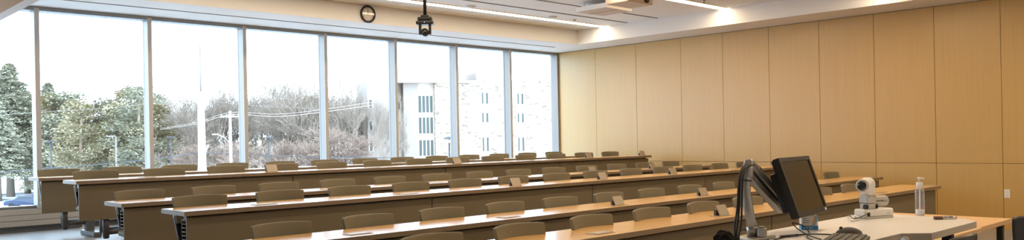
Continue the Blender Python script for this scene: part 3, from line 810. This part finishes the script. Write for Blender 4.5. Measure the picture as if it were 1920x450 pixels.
def make_bare(h, seed, spread=.42, m_=None):
    rng = random.Random(seed); t = thing('bare_tree', 'bare', 'tree')
    tr = MB(); br = MB()
    def grow(p, d, ln, r, lev):
        q = p+d*ln*.5+Vector((rng.gauss(0,.04),rng.gauss(0,.04),0))*ln; e = p+d*ln+Vector((rng.gauss(0,.05),rng.gauss(0,.05),rng.gauss(0,.02)))*ln
        (tr if lev == 0 else br).tube([p,q,e], [r,r*.8,r*.62], 5 if lev < 2 else 3, caps=False)
        if lev >= 6: return
        nb = 4 if lev < 3 else 3
        for i in range(nb):
            f = 1.0 if i == 0 else rng.uniform(.45,1)
            s_ = p.lerp(e, f)
            nd = (d+Vector((rng.gauss(0,1),rng.gauss(0,1),rng.gauss(0,.5)))*spread*(.75 if i == 0 else 1.1)+Vector((0,0,.12))).normalized()
            grow(s_, nd, ln*rng.uniform(.60,.82), max(r*.58, .024), lev+1)
    grow(Vector((0,0,0)), Vector((0,0,1)), h*.30, h*.014, 0)
    tr.build('trunk', m_ or bark, t); br.build('branches', m_ or bark, t); return t
HZ = lambda px: CY+math.tan(ROLL)*(px-960)
protos = dict(s=[make_spruce(20,1), make_spruce(20,2)], e=[make_evergreen(16,3), make_evergreen(16,4,needle), make_evergreen(16,5)],
              b=[make_bare(20,11), make_bare(20,12), make_bare(20,13,.5)], r=[make_bare(9,21,.55,russet), make_bare(9,22,.6,russet)])
H0 = dict(s=20, e=16, b=20, r=9); free = {k: list(v) for k, v in protos.items()}
KIND = dict(s='blue green spruce', e='leafy evergreen', b='bare grey tree', r='russet leafless thicket tree')
GRP = dict(s='spruces beyond the windows', e='evergreens beyond the windows', b='bare trees beyond the windows', r='russet trees beyond the windows')
spots = []
rng = random.Random(5)
def tr(kind, px, top, depth, wide=1.0): spots.append((kind, px, top, depth, wide))
tr('s',18,122,120,1.75); tr('s',-30,150,125,1.6); tr('s',50,172,128,1.7); tr('s',-5,190,110,1.8); tr('s',92,158,138,1.6)
for px, top in ((82,205),(104,178),(130,172),(152,185),(176,196),(200,183),(222,190),(246,165),(262,160),(284,185),(120,225),(165,232),(212,228),(255,232),(140,215),(188,225),(234,205),(274,210),(92,215)):
    tr('e', px, top, rng.uniform(108,135), rng.uniform(1.25,1.7))
for px, top in ((300,175),(345,215),(330,235),(470,215),(555,195),(585,178),(520,225),(500,232),(400,225)):
    tr('e', px, top, rng.uniform(140,165), rng.uniform(.8,1.1))
for px, top in ((296,160),(318,148),(340,160),(358,142),(392,150),(410,138),(425,148),(440,130),(476,148),(492,136),(512,128),(530,132),(548,126),(566,132),(584,128),(598,140),(622,140),(640,150),(655,146),(672,158),(688,150),(700,160),(240,150),(205,170),(310,190),(372,185),(455,180),(540,175),(630,190),(665,195)):
    tr('b', px, top, rng.uniform(118,152), rng.uniform(.8,1.15))
for px, top in ((290,232),(450,250),(490,245),(530,250),(570,240),(616,236),(640,225),(660,232),(680,240),(600,255),(410,255),(350,258)):
    tr('r', px, top, rng.uniform(100,112), rng.uniform(.9,1.3))
for px, top, dp in ((752,168,88),(716,180,95)): tr('b', px, top, dp, .28)
for kind in 'sebr':
    lst = sorted([s_ for s_ in spots if s_[0] == kind], key=lambda s_: s_[1]); n = len(lst)
    for i, (k_, px, top, dp, wd_) in enumerate(lst):
        p = at(px, 250, dp); h = (HZ(px)-top)/F_PX*dp+7.0
        s_ = h/H0[kind]
        o_ = i+1
        if kind == 's': lab = '%s spruce counted from the left edge, behind the first windows' % ORD[i]
        elif i < 20: lab = '%s %s from the left outside the windows' % (ORD[i], KIND[kind])
        else: lab = '%s %s counted leftwards from the stone building' % (ORD[n-1-i], KIND[kind])
        sc = (s_*wd_, s_*wd_, s_)
        if kind == 's' and px < -10: lab = 'spruce standing off the left edge beside the tallest spruce'
        if free[kind]:
            pr = free[kind].pop(0); pr.location = (p.x,p.y,GZ); pr.scale = sc; pr.rotation_euler = (0,0,rng.uniform(0,6)); pr['label'] = lab; pr['group'] = GRP[kind]
        else:
            dup(protos[kind][i % len(protos[kind])], (p.x,p.y,GZ), rng.uniform(0,6), lab, GRP[kind], sc)

# poles and wires
steel = mat('pale steel', (.56,.46,.38), .5); grey_pole = mat('weathered grey', (.22,.19,.17), .7); blue_pole = mat('blue grey steel', (.045,.045,.05), .5); pale_wood = mat('weathered pole wood', (.48,.44,.40), .8)
bz_ = at(378, 250, 46); ztop = at(378, 85, 46).z; zst = at(375, 172, 46).z
t = thing('light_mast', 'tall white light mast in front of the bare trees', 'light mast', (bz_.x,bz_.y,GZ))
MB().lathe([(.30,0),(.17,zst-GZ),(.15,zst-GZ)], 14).build('lower_mast', steel, t)
MB().lathe([(.06,zst-GZ),(.045,ztop-GZ)], 10).build('upper_mast', grey_pole, t)
fx = MB(); fx.box(-.1,1.1,-.03,.03,ztop-GZ-.35,ztop-GZ-.28)
fx.build('cross_arm', steel, t).rotation_euler = (0,0,-YAW)
for q in (.25,.55,.85):
    o = MB().lathe([(.05,0),(.13,.10),(.13,.13)], 12, M=Matrix.Rotation(-YAW,4,'Z') @ Matrix.Translation((q,-.05,ztop-GZ-.2)) @ Matrix.Rotation(1.2,4,'X')).build('floodlight', steel, t)
up = at(432, 250, 75); uz = at(432, 208, 75).z
t = thing('utility_pole', 'wooden utility pole right of the tall white mast', 'utility pole', (up.x,up.y,GZ), -YAW)
MB().lathe([(.17,0),(.12,uz-GZ)], 10).build('pole', pale_wood, t)
MB().box(-.9,.9,-.06,.06,uz-GZ-.6,uz-GZ-.48).build('cross_arm', pale_wood, t)
for q in (-.8,-.3,.3,.8): MB().lathe([(.05,uz-GZ-.48),(.06,uz-GZ-.36),(.03,uz-GZ-.30)], 8, M=Matrix.Translation((q,0,0))).build('insulator', steel, t)
la = at(406, 252, 75); lz = la.z-GZ
MB().tube(smooth_path([(0,0,lz-.9),(-.6,0,lz-.3),(-1.25,0,lz)],5), .04, 6).build('lamp_arm', steel, t)
MB().box(-1.7,-1.15,-.1,.1,lz-.05,lz+.06).build('lamp_head', steel, t, bevel=.03)
def lamp_post(px, ytop, depth, label, side=0, m_=blue_pole, lantern=False):
    p = at(px, 250, depth); z = at(px, ytop, depth).z-GZ
    t = thing('lamp_post', label, 'lamp post', (p.x,p.y,GZ), -YAW, 'lamp posts beyond the windows')
    MB().lathe([(.10,0),(.07,z)], 8).build('pole', m_, t)
    if lantern:
        MB().lathe([(.04,z),(.16,z+.05),(.12,z+.3)], 12).build('lantern', steel, t)
        MB().lathe([(.45,z+.32),(.36,z+.42),(.1,z+.5),(.001,z+.52)], 14).build('lamp_shade', m_, t)
    else:
        MB().box(-.12+side*.5-.3,.12+side*.5+.3,-.12,.12,z-.02,z+.10).build('lamp_head', m_, t, bevel=.03)
lamp_post(320,258,80,'dark lamp post left of the tall white mast')
lamp_post(503.5,259,80,'dark lamp post between the utility pole and the building')
lamp_post(95,266,70,'blue grey lamp post behind the leftmost chairs')
lamp_post(217,256,80,'pale lamp post with its head to the left, before the evergreens',-1,grey_pole)
lamp_post(842,268,62,'black lantern post in front of the stone building',0,blue_pole,True)
def wire(pts, r, label, m_=blue_pole):
    P = [at(*p) for p in pts]
    tag(MB().tube(smooth_path(P,6), r, 5).build('overhead_wire', m_), label, 'wire', 'overhead wires')
wire([(-20,326,60),(66,317,62),(180,309,66),(290,298,70),(358,288,75)], .04, 'blue grey cable sagging low behind the left windows')
wire([(358,286,75),(460,289.5,75),(600,294.5,75),(735,296,75)], .035, 'dark cable running low behind the middle windows')
wire([(300,243,95),(370,232,84),(432,215,75),(520,218.5,73),(606,210,70),(700,197,66)], .016, 'upper pale power line from the utility pole toward the building', steel)
wire([(300,241,95),(370,229,84),(432,211,75),(520,214,73),(606,205,70),(700,191,66)], .012, 'topmost pale power line from the utility pole toward the building', steel)
wire([(-20,218,60),(62,211,62),(200,203,66),(290,193,70)], .018, 'thin grey wire across the evergreens at the left', grey_pole)
wire([(280,196,80),(370,187,80),(450,196,80),(606,205,80)], .016, 'thin grey wire behind the tall white mast', grey_pole)

# parked car
def make_car():
    cpt = at(50, 388, 97); ang = -YAW+.15
    t = thing('parked_car', 'blue car parked on the snow, seen through the first window', 'car', (cpt.x,cpt.y,GZ), ang)
    paint = mat('blue car paint', (.012,.028,.075), .2, coat=.6); dark = mat('car window', (.03,.04,.05), .1)
    prof = [(-2.2,.35),(-2.25,.75),(-1.9,.92),(-1.2,1.0),(-.55,1.42),(.75,1.45),(1.5,1.05),(2.1,.95),(2.2,.6),(2.15,.35)]
    b = MB(); n = len(prof)
    vs = [(x, s*(.86-.16*max(0,z-.95)/.5), z) for s in (-1,1) for x, z in prof]
    b.add(vs, [tuple(range(n)), tuple(range(2*n-1,n-1,-1))]+[(i,(i+1)%n,n+(i+1)%n,n+i) for i in range(n)])
    b.build('body', paint, t, bevel=.05)
    for s in (-1,1):
        w = MB(); pr = [(-1.0,1.03),(-.5,1.36),(.7,1.38),(1.25,1.06)]
        vs = [(x, s*(.865-.16*max(0,z-.95)/.5), z) for x,z in pr]+[(x, s*(.83-.16*max(0,z-.95)/.5), z) for x,z in pr]
        w.add(vs, [(0,1,2,3),(7,6,5,4),(0,4,5,1),(1,5,6,2),(2,6,7,3),(3,7,4,0)]); w.build('window', dark, t)
        for x in (-1.35,1.35):
            MB().lathe([(.2,-.1),(.33,-.1),(.33,.1),(.2,.1)], 18, M=Matrix.Translation((x,s*.78,.33)) @ Matrix.Rotation(PI/2,4,'X')).build('wheel', M['rubber'], t)
make_car()

# the building across the way
def stone_mat():
    m, n, l, b = new_mat('pale rubble stone')
    tc = n.new('ShaderNodeTexCoord'); mp = n.new('ShaderNodeMapping'); mp.inputs['Scale'].default_value = (1.9,1.9,4.2)
    vo = n.new('ShaderNodeTexVoronoi'); vo.inputs['Scale'].default_value = 1
    cr = n.new('ShaderNodeValToRGB'); cr.color_ramp.elements[0].color = (.205,.16,.117,1); cr.color_ramp.elements[1].color = (.48,.39,.30,1); cr.color_ramp.elements[1].position = .45
    sp = n.new('ShaderNodeSeparateColor')
    l.new(tc.outputs['Object'], mp.inputs[0]); l.new(mp.outputs[0], vo.inputs['Vector']); l.new(vo.outputs['Color'], sp.inputs[0]); l.new(sp.outputs[0], cr.inputs[0]); l.new(cr.outputs[0], b.inputs['Base Color'])
    b.inputs['Roughness'].default_value = .9; return m
stone = stone_mat(); grey_clad = mat('pale grey cladding', (.31,.25,.21), .6); white_clad = mat('white cladding', (.56,.46,.38), .6); wglass = mat('building window glass', (.05,.065,.055), .15)
BD = 125.0
A_ = at(690, HZ(690), BD-2); B_ = at(1045, HZ(1045), BD+8)
ba = math.atan2(B_.y-A_.y, B_.x-A_.x); PPM = 355/((B_-A_).length)
t = thing('stone_building', 'pale stone and grey clad building across the road at the right windows', 'building', (A_.x,A_.y,GZ), ba)
def bx(px): return (px-690)/PPM
def bz(px, py): return (HZ(px)-py)/PPM*1.0+7.0
def block(name, x0, x1, ytop, y0, y1, m_):
    MB().box(bx(x0), bx(x1), y0, y1, 0, bz((x0+x1)/2, ytop)).build(name, m_, t)
block('grey_wing', 690, 744, 157, 0, 12, grey_clad); block('recess_wall', 744, 756, 159, 3, 12, white_clad)
block('grey_tower', 756, 782, 152, 1, 12, grey_clad); block('window_bay', 782, 812, 159, 1.5, 12, white_clad)
block('stone_wall', 812, 862, 156, .5, 12, stone); block('stone_wall', 862, 1050, 152, .8, 14, stone)
block('penthouse', 808, 880, 128, 5, 12, grey_clad); block('penthouse', 905, 930, 134, 5, 12, grey_clad)
MB().box(bx(744), bx(880), -.1, 12, bz(812,160), bz(812,156)).build('cornice', white_clad, t)
def bwin(x0, x1, ya, yb, yd, n, split=None):
    f = MB(); z0, z1 = bz((x0+x1)/2, yb), bz((x0+x1)/2, ya); X0, X1 = bx(x0), bx(x1); w = .09
    f.box(X0,X1,yd-.1,yd,z0-w,z0).box(X0,X1,yd-.1,yd,z1,z1+w)
    for i in range(n+1):
        xx = X0+(X1-X0)*i/n; f.box(xx-w,xx+w,yd-.12,yd,z0,z1)
    fr = f.build('window', white_clad, t)
    MB().box(X0,X1,yd-.04,yd+.05,z0,z1).build('pane', wglass, fr)
for ya, yb in ((183,213),(222,251),(263,291)): bwin(783,811,ya,yb,1.5,4)
for ya, yb in ((193,207),(230,246),(264,282)): bwin(692,699,ya,yb,0,1); bwin(748,755,ya,yb,3,1)
for x0, x1 in ((899,915),(968,984)):
    MB().box(bx(x0-2), bx(x1+1), .65, .8, 2, bz(x0, 172)).build('bay_panel', white_clad, t)
    for ya, yb in ((176,196),(213,230),(258,283)): bwin(x0,x0+5,ya,yb,.65,1); bwin(x0+8,x1-2,ya,yb,.65,1)
for x0 in (848,): bwin(x0,x0+6,230,245,.5,1)

# ------------------------------------------------------------------ light
w = bpy.data.worlds.new('overcast'); bpy.context.scene.world = w; w.use_nodes = True
bg = w.node_tree.nodes['Background']; bg.inputs[0].default_value = (.72,.93,1.17,1); bg.inputs[1].default_value = 5.3

# ------------------------------------------------------------------ camera
cam = bpy.data.cameras.new('camera'); co = bpy.data.objects.new('camera', cam); C.objects.link(co)
cam.sensor_width = 36; cam.lens = F_PX/1920*36; cam.shift_x = 0; cam.shift_y = (CY-225)/1920
cam.clip_start = .05; cam.clip_end = 2000
c, s = math.cos(YAW), math.sin(YAW); cr, sr = math.cos(ROLL), math.sin(ROLL)
r0, fw, up_ = Vector((c,-s,0)), Vector((s,c,0)), Vector((0,0,1))
xr = cr*r0+sr*up_; yu = -sr*r0+cr*up_
mw = Matrix((xr, yu, -fw)).transposed().to_4x4(); mw.translation = (0,0,CH); co.matrix_world = mw
sc = bpy.context.scene; sc.camera = co
vs_ = sc.view_settings; vs_.view_transform = 'Standard'; vs_.look = 'None'; vs_.exposure = 0.16; vs_.gamma = 1.0; vs_.use_curve_mapping = False
cy_ = sc.cycles
cy_.use_denoising = True; cy_.max_bounces = 10; cy_.diffuse_bounces = 5; cy_.glossy_bounces = 4; cy_.transparent_max_bounces = 16; cy_.transmission_bounces = 6
cy_.caustics_reflective = False; cy_.caustics_refractive = False; cy_.sample_clamp_indirect = 6
